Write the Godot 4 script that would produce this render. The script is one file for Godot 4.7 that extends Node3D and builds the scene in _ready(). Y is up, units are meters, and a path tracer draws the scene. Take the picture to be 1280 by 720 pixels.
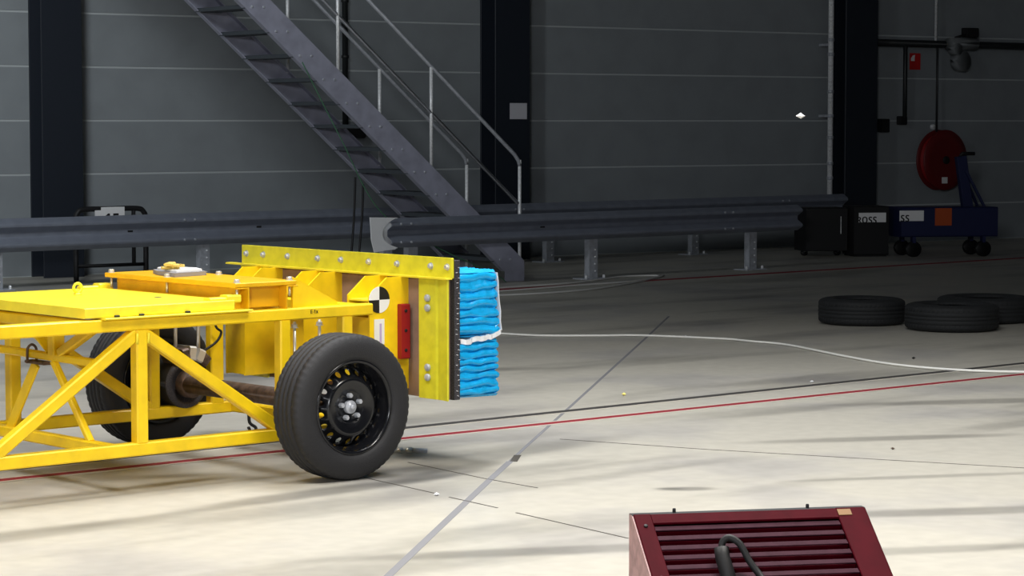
extends Node3D

const LANE_YAW := 41.74
const WALL_YAW := 35.5
const DECK := Vector3(-1.208, 0.0, -11.232)      # the trolley's origin on the floor
const WALL := Vector3(0.3684, 0.0, -28.3244)     # a point at the foot of the back wall
const STAIR := Vector3(0.117, 0.0, -23.995)      # the foot of the stairs

var M := {}
var taken := {}

# ---------------------------------------------------------------- naming
func numbered(called: String) -> String:
	if not taken.has(called):
		taken[called] = 0
		return called
	taken[called] += 1
	return "%s_%03d" % [called, taken[called]]

func tag(o: Node, label: String, category: String, group := "") -> Node:
	o.set_meta("label", label)
	o.set_meta("category", category)
	if group != "":
		o.set_meta("group", group)
	return o

func thing(called: String, label: String, category: String, at := Vector3.ZERO, turn := 0.0, group := "") -> Node3D:
	var o := Node3D.new()
	o.name = numbered(called)
	o.position = at
	o.rotation_degrees.y = turn
	add_child(o, true)
	tag(o, label, category, group)
	return o

func put(called: String, st: SurfaceTool, mat: Material, parent: Node = self) -> MeshInstance3D:
	st.generate_normals()
	return put_mesh(called, st.commit(), mat, parent)

func put_mesh(called: String, mesh: Mesh, mat: Material, parent: Node = self) -> MeshInstance3D:
	var o := MeshInstance3D.new()
	o.name = numbered(called) if parent == self else called
	o.mesh = mesh
	o.material_override = mat
	o.cast_shadow = GeometryInstance3D.SHADOW_CASTING_SETTING_ON
	parent.add_child(o, true)
	return o

func structure(o: Node) -> Node:
	o.set_meta("kind", "structure")
	return o

# ---------------------------------------------------------------- shapes
func begin(flat := true) -> SurfaceTool:
	var st := SurfaceTool.new()
	st.begin(Mesh.PRIMITIVE_TRIANGLES)
	st.set_smooth_group(-1 if flat else 0)
	return st

# a b c d run counter-clockwise as seen from outside
func quad(st: SurfaceTool, a: Vector3, b: Vector3, c: Vector3, d: Vector3) -> void:
	for p in [a, c, b, a, d, c]:
		st.add_vertex(p)

func tri(st: SurfaceTool, a: Vector3, b: Vector3, c: Vector3) -> void:
	for p in [a, c, b]:
		st.add_vertex(p)

# a straight bar of rectangular section with chamfered edges
func bar(st: SurfaceTool, a: Vector3, b: Vector3, w: float, h: float, up := Vector3.UP, ch := 0.004) -> void:
	var d := (b - a).normalized()
	var s := d.cross(up).normalized()
	var u := s.cross(d).normalized()
	var x := w / 2.0
	var y := h / 2.0
	var c: float = minf(ch, minf(x, y) * 0.6)
	var ring := [Vector2(x, -y + c), Vector2(x, y - c), Vector2(x - c, y), Vector2(-x + c, y), Vector2(-x, y - c), Vector2(-x, -y + c), Vector2(-x + c, -y), Vector2(x - c, -y)]
	var p := []
	var q := []
	for r in ring:
		var off: Vector3 = s * r.x + u * r.y
		p.append(a + off)
		q.append(b + off)
	for i in 8:
		var j := (i + 1) % 8
		quad(st, p[i], q[i], q[j], p[j])
	for i in range(1, 7):
		tri(st, p[0], p[i], p[i + 1])
		tri(st, q[0], q[i + 1], q[i])

func box(st: SurfaceTool, c: Vector3, size: Vector3, ch := 0.004) -> void:
	bar(st, c - Vector3(size.x / 2, 0, 0), c + Vector3(size.x / 2, 0, 0), size.z, size.y, Vector3.UP, ch)

func tube(st: SurfaceTool, pts: Array, r: float, n := 10) -> void:
	var rings := []
	var u := Vector3.ZERO
	for i in pts.size():
		var t: Vector3 = (pts[mini(i + 1, pts.size() - 1)] - pts[maxi(i - 1, 0)]).normalized()
		if u == Vector3.ZERO:
			u = t.cross(Vector3.UP if absf(t.y) < 0.9 else Vector3.RIGHT).normalized()
		u = (u - t * u.dot(t)).normalized()
		var v := t.cross(u)
		var ring := []
		for k in n:
			var a := TAU * k / n
			ring.append(pts[i] + (u * cos(a) + v * sin(a)) * r)
		rings.append(ring)
	for i in rings.size() - 1:
		for k in n:
			var j := (k + 1) % n
			quad(st, rings[i][k], rings[i][j], rings[i + 1][j], rings[i + 1][k])
	for k in range(1, n - 1):
		tri(st, rings[0][0], rings[0][k + 1], rings[0][k])
		tri(st, rings[-1][0], rings[-1][k], rings[-1][k + 1])

func spline(keys: Array, steps := 8) -> Array:
	var out := []
	for i in keys.size() - 1:
		var p0: Vector3 = keys[maxi(i - 1, 0)]
		var p3: Vector3 = keys[mini(i + 2, keys.size() - 1)]
		for k in steps:
			out.append((keys[i] as Vector3).cubic_interpolate(keys[i + 1], p0, p3, float(k) / steps))
	out.append(keys[-1])
	return out

# profile: (radius, place along the axis); the axis is local z, or y when upright
func lathe(st: SurfaceTool, prof: Array, n: int, upright := false, treaded := false) -> void:
	var rows := []
	for i in prof.size():
		var row := []
		for k in n:
			var a := TAU * k / n
			var r: float = prof[i].x
			var e := mini(i, 33 - i)
			if treaded and k % 3 == 0 and e >= 6 and e <= 9:
				r -= 0.003                                       # the slots across the tyre's shoulder
			row.append(Vector3(r * cos(a), prof[i].y, -r * sin(a)) if upright else Vector3(r * cos(a), r * sin(a), prof[i].y))
		rows.append(row)
	for i in prof.size() - 1:
		for k in n:
			var j := (k + 1) % n
			quad(st, rows[i][k], rows[i + 1][k], rows[i + 1][j], rows[i][j])

# a flat outline (counter-clockwise in the plane of ax, ay) thickened along ax x ay
func prism(st: SurfaceTool, poly: PackedVector2Array, at: Vector3, ax: Vector3, ay: Vector3, thick: float) -> void:
	var az := ax.cross(ay).normalized()
	if Geometry2D.is_polygon_clockwise(poly):
		poly.reverse()
	var t := Geometry2D.triangulate_polygon(poly)
	var lo := []
	var hi := []
	for p in poly:
		lo.append(at + ax * p.x + ay * p.y)
		hi.append(at + ax * p.x + ay * p.y + az * thick)
	for i in range(0, t.size(), 3):
		var a := t[i]
		var b := t[i + 1]
		var c := t[i + 2]
		if (poly[b] - poly[a]).cross(poly[c] - poly[a]) < 0:
			var s := b
			b = c
			c = s
		tri(st, hi[a], hi[b], hi[c])
		tri(st, lo[a], lo[c], lo[b])
	for i in poly.size():
		var j := (i + 1) % poly.size()
		quad(st, lo[i], lo[j], hi[j], hi[i])

func disc(st: SurfaceTool, c: Vector3, r: float, h: float, dir: Vector3, n := 6) -> void:
	var u := dir.cross(Vector3.UP if absf(dir.y) < 0.9 else Vector3.RIGHT).normalized()
	var v := dir.cross(u)
	var lo := []
	var hi := []
	var top := []
	for k in n:
		var a := TAU * k / n
		var o := u * cos(a) + v * sin(a)
		lo.append(c + o * r)
		hi.append(c + o * r + dir * h * 0.75)
		top.append(c + o * r * 0.8 + dir * h)
	for k in n:
		var j := (k + 1) % n
		quad(st, lo[k], lo[j], hi[j], hi[k])
		quad(st, hi[k], hi[j], top[j], top[k])
	for k in range(1, n - 1):
		tri(st, top[0], top[k], top[k + 1])

func lettering(called: String, text: String, height: float, mat: Material, parent: Node, at: Vector3, turn := 0.0, bold := true) -> void:
	var tm := TextMesh.new()
	var fnt := SystemFont.new()
	fnt.font_names = PackedStringArray(["Droid Sans"])
	fnt.font_weight = 700 if bold else 400
	tm.font = fnt
	tm.text = text
	tm.font_size = 64
	tm.pixel_size = height / 46.0
	tm.depth = 0.003
	tm.curve_step = 2.0
	var o := put_mesh(called, tm, mat, parent)
	o.position = at
	o.rotation_degrees.y = turn

# ---------------------------------------------------------------- materials
func mat(called: String, c: Color, rough: float, metal := 0.0, spec := 0.5) -> StandardMaterial3D:
	var m := StandardMaterial3D.new()
	m.resource_name = called
	m.albedo_color = c
	m.roughness = rough
	m.metallic = metal
	m.metallic_specular = spec
	M[called] = m
	return m

func noise_tex(seed_: int, freq: float, lo: Color, hi: Color, mid := 0.5, octaves := 4, size := 512) -> NoiseTexture2D:
	var n := FastNoiseLite.new()
	n.seed = seed_
	n.frequency = freq
	n.fractal_octaves = octaves
	var t := NoiseTexture2D.new()
	t.width = size
	t.height = size
	t.seamless = true
	t.noise = n
	var g := Gradient.new()
	g.set_color(0, lo)
	g.set_color(1, hi)
	g.set_offset(0, maxf(0.0, mid - 0.3))
	g.set_offset(1, minf(1.0, mid + 0.3))
	t.color_ramp = g
	return t

func worn(m: StandardMaterial3D, seed_: int, lo: float, scale: float, freq := 0.012, mid := 0.4) -> void:
	m.albedo_texture = noise_tex(seed_, freq, Color(lo, lo, lo), Color(1, 1, 1), mid)
	m.uv1_triplanar = true
	m.uv1_scale = Vector3.ONE * scale

func bumpy(m: StandardMaterial3D, seed_: int, freq: float, strength: float, scale: float) -> void:
	var t := noise_tex(seed_, freq, Color.BLACK, Color.WHITE)
	t.color_ramp = null
	t.as_normal_map = true
	t.bump_strength = strength
	m.normal_enabled = true
	m.normal_texture = t
	m.normal_scale = 1.0
	m.uv1_triplanar = true
	m.uv1_scale = Vector3.ONE * scale

func make_materials() -> void:
	worn(mat("yellow paint", Color8(252, 212, 26), 0.36), 3, 0.93, 1.0)
	worn(mat("lemon paint", Color8(250, 230, 58), 0.38), 5, 0.94, 1.0)
	worn(mat("faded lemon paint", Color8(226, 218, 48), 0.42), 6, 0.93, 1.6, 0.015, 0.42)
	worn(mat("backing board", Color8(150, 122, 104), 0.7), 7, 0.9, 1.5)
	worn(mat("grey plate edge", Color8(88, 86, 92), 0.5, 0.3), 8, 0.5, 6.0, 0.05, 0.5)
	worn(mat("crushed blue foil", Color8(16, 172, 236), 0.36, 0.0), 9, 0.9, 3.0)
	mat("torn white sheet", Color8(226, 228, 232), 0.45)
	mat("red rubber", Color8(150, 18, 22), 0.5)
	bumpy(mat("black rubber", Color8(31, 31, 34), 0.66), 11, 0.06, 3.0, 5.0)
	bumpy(mat("old rubber", Color8(27, 29, 31), 0.75), 12, 0.06, 3.0, 4.0)
	mat("black enamel", Color8(17, 18, 22), 0.22)
	mat("matt black", Color8(18, 18, 20), 0.6)
	mat("bright steel", Color8(214, 212, 206), 0.3, 0.5)
	worn(mat("amber paint", Color8(240, 184, 18), 0.36), 4, 0.92, 1.0)
	worn(mat("rusty steel", Color8(112, 92, 80), 0.55, 0.4), 13, 0.55, 3.0)
	mat("white", Color8(236, 236, 236), 0.5)
	mat("flat black", Color8(14, 14, 15), 0.6)
	worn(mat("galvanised", Color8(186, 190, 198), 0.38, 0.2), 14, 0.88, 2.0)
	worn(mat("bright galvanised", Color8(246, 248, 250), 0.26, 0.1), 15, 0.85, 5.0)
	worn(mat("grey rail", Color8(136, 142, 156), 0.45, 0.2), 16, 0.92, 0.7)
	worn(mat("stair steel", Color8(168, 170, 188), 0.5, 0.15), 17, 0.92, 0.8)
	mat("dark grating", Color8(70, 76, 82), 0.7, 0.3)
	worn(mat("grey wall panel", Color8(142, 148, 152), 0.55), 18, 0.96, 0.3)
	mat("pale joint", Color8(184, 190, 192), 0.6)
	mat("navy steel", Color8(30, 36, 46), 0.5)
	mat("dark wall", Color8(125, 128, 132), 0.8)
	mat("ceiling grey", Color8(100, 104, 108), 0.9)
	mat("dark pipe", Color8(28, 32, 34), 0.5)
	mat("signal red", Color8(196, 22, 24), 0.45)
	mat("reel red", Color8(100, 9, 12), 0.5)
	mat("hose red", Color8(150, 16, 20), 0.6)
	mat("deep blue", Color8(16, 25, 68), 0.5)
	mat("orange", Color8(176, 74, 28), 0.5)
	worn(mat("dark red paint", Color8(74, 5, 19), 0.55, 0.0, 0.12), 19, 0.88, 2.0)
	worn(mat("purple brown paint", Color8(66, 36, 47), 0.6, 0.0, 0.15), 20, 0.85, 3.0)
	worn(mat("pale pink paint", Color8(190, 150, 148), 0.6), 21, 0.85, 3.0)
	mat("tape", Color8(140, 104, 62), 0.7)
	mat("white hose", Color8(238, 238, 232), 0.4)
	mat("white cord", Color8(215, 215, 212), 0.5)
	mat("green cord", Color8(70, 120, 90), 0.6)
	mat("joint filler", Color8(122, 122, 126), 0.8)
	mat("crack", Color8(70, 66, 60), 0.9)
	mat("strip red", Color8(140, 26, 40), 0.6)
	mat("strip black", Color8(56, 54, 52), 0.6)
	mat("strip edge", Color8(205, 200, 190), 0.5)
	mat("foam yellow", Color8(238, 220, 120), 0.8)
	var glow := mat("lamp face", Color8(255, 252, 245), 0.5)
	glow.emission_enabled = true
	glow.emission = Color(1.0, 0.97, 0.92)
	glow.emission_energy_multiplier = 2.0

# the floor's own colour, in the lane's directions: pale coating, rubber smudges along the lane, dust and scuffs
func floor_material() -> StandardMaterial3D:
	var n := 1280
	var a := FastNoiseLite.new()
	a.seed = 31
	a.frequency = 0.011
	a.fractal_octaves = 4
	var broad := a.get_image(n, n)
	a.seed = 32
	a.frequency = 0.02
	a.fractal_octaves = 5
	var streak := a.get_image(n / 5, n)
	streak.resize(n, n, Image.INTERPOLATE_CUBIC)
	a.seed = 33
	a.frequency = 0.16
	var fine := a.get_image(n, n)
	var bd := broad.get_data()
	var sd := streak.get_data()
	var fd := fine.get_data()
	var out := PackedByteArray()
	out.resize(n * n * 3)
	# smudges: place along the lane, place across it, half length, half width, strength, turn
	var marks := [[0.85, 1.95, 0.13, 0.06, 0.28, 0.6], [0.80, 1.90, 0.07, 0.03, 0.2, 0.9], [1.23, 3.1, 0.75, 0.10, 0.3, 0.55], [-0.56, 2.7, 0.9, 0.09, 0.22, 0.5], [0.43, 0.9, 0.5, 0.1, 0.25, -0.3], [2.76, 1.43, 0.7, 0.09, 0.26, 0.5], [2.8, -2.8, 1.2, 0.16, 0.3, 0.5], [4.5, 0.8, 0.9, 0.12, 0.28, 0.5], [0.3, 3.5, 0.8, 0.08, 0.2, 0.5], [1.0, 0.6, 0.9, 0.14, 0.2, -0.1], [-0.4, 1.0, 0.7, 0.1, 0.3, -0.05], [0.25, 0.78, 0.3, 0.14, 0.3, 0.0], [-2.2, 1.1, 1.2, 0.12, 0.22, 0.0], [1.9, 2.4, 0.6, 0.05, 0.2, 0.5], [1.0, -0.7, 1.4, 0.2, 0.16, 0.0]]
	for j in n:
		for i in n:
			var k := j * n + i
			var s: float = sd[k] / 255.0
			var b: float = bd[k] / 255.0
			var v: float = 1.0 - 0.17 * smoothstep(0.52, 0.9, s) - 0.10 * smoothstep(0.45, 0.95, b) + (fd[k] / 255.0 - 0.5) * 0.07
			var w: float = 0.5 * smoothstep(0.42, 0.8, b)
			var at := k * 3
			out[at] = int(clampf(v * (181.0 - 5.0 * w), 0, 255))
			out[at + 1] = int(clampf(v * (177.0 - 4.0 * w), 0, 255))
			out[at + 2] = int(clampf(v * (166.0 + 5.0 * w), 0, 255))
	var scale := n / 24.0                                        # the picture covers 24 m by 24 m: x from -8, z from -12
	for m in marks:
		var cx: float = (m[0] + 8.0) * scale
		var cz: float = (m[1] + 12.0) * scale
		var reach: int = int(m[2] * scale * 1.4) + 2
		for j in range(maxi(0, int(cz) - reach), mini(n, int(cz) + reach)):
			for i in range(maxi(0, int(cx) - reach), mini(n, int(cx) + reach)):
				var p := Vector2(i - cx, j - cz).rotated(-m[5]) / scale
				var d := Vector2(p.x / m[2], p.y / m[3]).length()
				if d < 1.3:
					var k := j * n + i
					var f: float = 1.0 - m[4] * (1.0 - smoothstep(0.5, 1.3, d)) * (0.55 + 0.6 * sd[k] / 255.0)
					for c in 3:
						out[k * 3 + c] = int(out[k * 3 + c] * f)
	var im := Image.create_from_data(n, n, false, Image.FORMAT_RGB8, out)
	var m := mat("coated floor", Color(1, 1, 1), 0.5)
	m.albedo_texture = ImageTexture.create_from_image(im)
	m.roughness = 0.46
	return m

# ---------------------------------------------------------------- the room
func lane(x: float, y: float, z: float) -> Vector3:
	return DECK + Basis(Vector3.UP, deg_to_rad(LANE_YAW)) * Vector3(x, y, z)

func at_wall(u: float, y: float, off: float) -> Vector3:
	return WALL + Basis(Vector3.UP, deg_to_rad(WALL_YAW)) * Vector3(u, y, off)

func strip(a: Vector2, b: Vector2, w: float, called: String, m: Material, parent: Node, h := 0.0015) -> void:
	var st := begin()
	bar(st, Vector3(a.x, h / 2, a.y), Vector3(b.x, h / 2, b.y), w, h, Vector3.UP, 0.0003)
	put(called, st, m, parent)

func build_room() -> void:
	# floor, with its joints and guide strips, laid out in the lane's directions
	var st := begin()
	st.set_uv(Vector2.ZERO)
	var lo := Vector2(-26, -24)
	var hi := Vector2(26, 26)
	for p in [lo, Vector2(hi.x, lo.y), hi, lo, hi, Vector2(lo.x, hi.y)]:
		st.set_uv(Vector2((p.x + 8.0) / 24.0, (p.y + 12.0) / 24.0))
		st.add_vertex(Vector3(p.x, 0, p.y))
	var down := [Vector3(lo.x, -0.2, lo.y), Vector3(lo.x, -0.2, hi.y), Vector3(hi.x, -0.2, hi.y), Vector3(hi.x, -0.2, lo.y)]
	st.set_uv(Vector2.ZERO)
	quad(st, down[3], down[2], down[1], down[0])
	for i in 4:
		var j := (i + 1) % 4
		quad(st, down[i], down[j], down[j] + Vector3(0, 0.2, 0), down[i] + Vector3(0, 0.2, 0))
	var fl := put("floor", st, floor_material())
	structure(fl)
	fl.position = DECK
	fl.rotation_degrees.y = LANE_YAW
	var wide := [Vector2(-1.6, 2.90), Vector2(0.408, 1.211), Vector2(0.86, 0.836), Vector2(1.314, 0.457), Vector2(2.741, -0.725), Vector2(6.003, -3.433), Vector2(7.4, -4.6)]
	for i in wide.size() - 1:
		strip(wide[i], wide[i + 1], 0.032 if i < 2 else 0.018, "floor_joint", M["joint filler"], fl, 0.001)
	strip(Vector2(0.87, 0.85), Vector2(1.03, 0.70), 0.034, "floor_crack", M["crack"], fl, 0.0014)
	for c in [[Vector2(0.495, 0.548), Vector2(0.42, 1.159)], [Vector2(0.42, 1.159), Vector2(0.406, 1.522)], [Vector2(1.571, 0.406), Vector2(1.834, 1.153)], [Vector2(1.834, 1.153), Vector2(2.441, 2.528)], [Vector2(0.047, 0.792), Vector2(-0.017, 1.356)], [Vector2(-0.04, 1.47), Vector2(-0.079, 1.816)], [Vector2(-0.105, 1.956), Vector2(-0.195, 2.683)]]:
		strip(c[0], c[1], 0.009, "floor_crack", M["crack"], fl, 0.0012)
	# the two guide strips under the trolley and the red one along the guardrail
	strip(Vector2(-9, -0.42), Vector2(14, 0.30), 0.06, "guide_strip", M["strip red"], fl, 0.004)
	strip(Vector2(-9, -0.465), Vector2(14, 0.255), 0.012, "guide_edge", M["strip edge"], fl, 0.005)
	strip(Vector2(-9, -0.375), Vector2(14, 0.345), 0.012, "guide_edge", M["strip edge"], fl, 0.005)
	strip(Vector2(-9, -0.52), Vector2(14, -0.30), 0.075, "guide_strip", M["strip black"], fl, 0.004)
	strip(Vector2(-9, -0.48), Vector2(14, -0.26), 0.01, "guide_edge", M["strip edge"], fl, 0.004)
	strip(Vector2(1, -7.84), Vector2(20, -7.84), 0.10, "guide_strip", M["strip red"], fl, 0.004)

	# back wall: liner panels with open joints between the columns, before a solid wall
	var w := begin()
	box(w, Vector3(-8, 4.5, -0.204), Vector3(40, 9, 0.4), 0.0)
	var wall := put("wall_back", w, M["pale joint"])
	structure(wall)
	wall.position = WALL
	wall.rotation_degrees.y = WALL_YAW
	var bays := [[-17.4, -11.75], [-11.65, -6.22], [-6.12, -0.72], [-0.62, 4.62], [4.72, 10.0]]
	var row := begin()
	for k in 17:
		var y0 := 0.48 + 0.54 * (k - 1)
		var y1 := y0 + 0.54
		for b in bays:
			var one := begin()
			var ya: float = maxf(0.0, y0) + 0.009
			bar(one, Vector3(b[0], (ya + y1 - 0.009) / 2, -0.015), Vector3(b[1], (ya + y1 - 0.009) / 2, -0.015), 0.03, y1 - 0.009 - ya, Vector3.UP, 0.003)
			put("wall_panel", one, M["grey wall panel"], wall)
	# side walls, front wall, ceiling
	for s in [["wall_left", Vector3(-28.2, 4.5, 16), Vector3(0.4, 9, 33)], ["wall_right", Vector3(11.0, 4.5, 16), Vector3(0.4, 9, 33)], ["wall_front", Vector3(-8.6, 4.5, 31.7), Vector3(39, 9, 0.4)]]:
		st = begin()
		box(st, s[1], s[2], 0.0)
		var o := put(s[0], st, M["dark wall"])
		structure(o)
		o.position = WALL
		o.rotation_degrees.y = WALL_YAW
	st = begin()
	box(st, Vector3(-8.6, 9.2, 15.7), Vector3(40, 0.4, 33), 0.0)
	var ce := put("ceiling", st, M["ceiling grey"])
	structure(ce)
	ce.position = WALL
	ce.rotation_degrees.y = WALL_YAW

func lamp_bank(label: String, at: Vector3, aim: Vector3, size: Vector2, energy: float, tint: Color, flap: float) -> void:
	var t := thing("light_bank", label, "light")
	var basis := Basis.looking_at(aim - at, Vector3.FORWARD if absf((aim - at).normalized().y) > 0.95 else Vector3.UP)
	t.transform = Transform3D(basis, at)
	var st := begin()
	box(st, Vector3(0, 0, 0.12), Vector3(size.x + 0.1, size.y + 0.1, 0.2), 0.01)
	put("housing", st, M["navy steel"], t)
	st = begin()
	box(st, Vector3(0, 0, 0.01), Vector3(size.x, size.y, 0.012), 0.001)
	put("lamp_face", st, M["lamp face"], t)
	if flap > 0.0:                                               # the barn doors of the bank: one on the far side, one at each end
		for f in [[Vector3(0, size.y / 2 + 0.035, -flap / 2), Vector3(size.x + 0.1, 0.02, flap)], [Vector3(size.x / 2 + 0.035, 0, -flap / 4), Vector3(0.02, size.y, flap / 2)], [Vector3(-size.x / 2 - 0.035, 0, -flap / 4), Vector3(0.02, size.y, flap / 2)]]:
			st = begin()
			box(st, f[0], f[1], 0.004)
			put("barn_door", st, M["navy steel"], t)
	var up := basis.inverse() * Vector3.UP
	for s in [-1, 1]:
		st = begin(false)
		var a := Vector3(s * size.x * 0.4, 0, 0.2)
		var gap: float = 9.0 - (t.transform * a).y
		tube(st, [a, a + up * gap], 0.02, 8)
		put("hanger", st, M["navy steel"], t)
	var l := AreaLight3D.new()
	l.name = "lamp_light"
	l.area_size = size
	l.light_energy = energy
	l.light_color = tint
	l.area_range = 60.0
	l.area_attenuation = 2.0
	l.shadow_enabled = true
	l.position = Vector3(0, 0, -0.02)
	t.add_child(l, true)

func column(u0: float, u1: float, label: String) -> Node3D:
	var t := thing("steel_column", label, "column", at_wall((u0 + u1) / 2, 0, 0), WALL_YAW, "")
	var wd := u1 - u0
	for p in [["flange", 0.295, wd, 0.022], ["web", 0.15, 0.016, 0.27], ["flange", 0.012, wd, 0.022]]:
		var st := begin()
		bar(st, Vector3(0, 0, p[1]), Vector3(0, 9.0, p[1]), p[2], p[3], Vector3.BACK, 0.003)
		put(p[0], st, M["navy steel"], t)
	return t

# W-beam profile (out, up), as a closed outline
func rail_outline(h: float, deep: float) -> PackedVector2Array:
	var f := [Vector2(0.0, 0.5), Vector2(0.25, 0.47), Vector2(0.9, 0.36), Vector2(1.0, 0.31), Vector2(0.98, 0.25), Vector2(0.8, 0.21), Vector2(0.16, 0.09), Vector2(0.08, 0.05), Vector2(0.08, -0.05), Vector2(0.16, -0.09), Vector2(0.8, -0.21), Vector2(0.98, -0.25), Vector2(1.0, -0.31), Vector2(0.9, -0.36), Vector2(0.25, -0.47), Vector2(0.0, -0.5)]
	var out := PackedVector2Array()
	for p in f:
		out.append(Vector2(p.x * deep, p.y * h))
	for i in range(f.size() - 1, -1, -1):
		out.append(Vector2(f[i].x * deep - 0.012, f[i].y * h * 0.995))
	return out

func guardrail(label: String, at: Vector3, x0: float, x1: float, mid: float, h: float, posts: Array) -> Node3D:
	var t := thing("guardrail", label, "guardrail", at, LANE_YAW)
	var x := x0
	while x < x1 - 0.05:
		var e := minf(x + 4.3, x1)
		var st := begin()
		prism(st, rail_outline(h, 0.08), Vector3(x, mid, 0.05), Vector3(0, 0, 1), Vector3(0, 1, 0), -1.0 * (e - x))
		put("rail_beam", st, M["grey rail"], t)
		st = begin(true)
		for k in [-0.06, 0.06]:
			for s in [-0.31, 0.31]:
				disc(st, Vector3(x + 0.16 + k, mid + s * h, 0.131), 0.012, 0.012, Vector3(0, 0, 1))
		put("splice_bolts", st, M["galvanised"], t).set_meta("kind", "stuff")
		x = e
	for p in posts:
		var st := begin()
		box(st, Vector3(p, (mid + h * 0.3) / 2, 0.035), Vector3(0.11, mid + h * 0.3, 0.006), 0.001)
		for s in [-0.052, 0.052]:
			box(st, Vector3(p + s, (mid + h * 0.3) / 2, 0.0), Vector3(0.006, mid + h * 0.3, 0.07), 0.001)
		box(st, Vector3(p, 0.006, 0.0), Vector3(0.3, 0.012, 0.2), 0.002)
		put("post", st, M["galvanised"], t)
		st = begin()
		for k in 4:
			disc(st, Vector3(p + 0.02, 0.08 + 0.07 * k, 0.038), 0.009, 0.01, Vector3(0, 0, 1))
		for s in [-0.12, 0.12]:
			disc(st, Vector3(p + s, 0.012, 0.06), 0.014, 0.03, Vector3.UP)
		put("post_bolts", st, M["bright galvanised"], t).set_meta("kind", "stuff")
	return t

# ---------------------------------------------------------------- wheels
func tyre_profile(r: float, half: float, bead: float) -> Array:
	var f := [[0.0, 0.74], [0.06, 0.9], [0.2, 0.995], [0.42, 1.03], [0.66, 0.99], [0.82, 0.92], [0.90, 0.85], [0.955, 0.78], [0.975, 0.70], [0.99, 0.52], [0.93, 0.50], [0.93, 0.43], [0.995, 0.41], [1.0, 0.2], [0.935, 0.18], [0.935, 0.09], [1.0, 0.07]]
	var out := []
	for p in f:
		out.append(Vector2(bead + (r - bead) * p[0], -half * p[1]))
	for i in range(f.size() - 1, -1, -1):
		out.append(Vector2(bead + (r - bead) * f[i][0], half * f[i][1]))
	return out

func make_tyre(r: float, half: float, bead: float, upright: bool) -> ArrayMesh:
	var st := begin(false)
	var prof := tyre_profile(r, half, bead)
	if upright:                                                  # the loose tyres are worn almost smooth
		for p in prof.size():
			if absf(prof[p].y) < half * 0.55:
				prof[p].x = maxf(prof[p].x, r - 0.0035)
	lathe(st, prof, 180, upright, true)
	# the inside
	var inner := []
	for p in [[0.0, 0.74], [0.3, 0.9], [0.7, 0.86], [0.88, 0.7], [0.9, 0.0], [0.88, -0.7], [0.7, -0.86], [0.3, -0.9], [0.0, -0.74]]:
		inner.append(Vector2(bead + (r - bead) * p[0], half * p[1]))
	lathe(st, inner, 60, upright)
	st.generate_normals()
	return st.commit()

func on_dish(r: float, a: float) -> Vector3:
	return Vector3(r * cos(a), r * sin(a), lerpf(0.066, 0.018, (r - 0.127) / 0.047))

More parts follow.
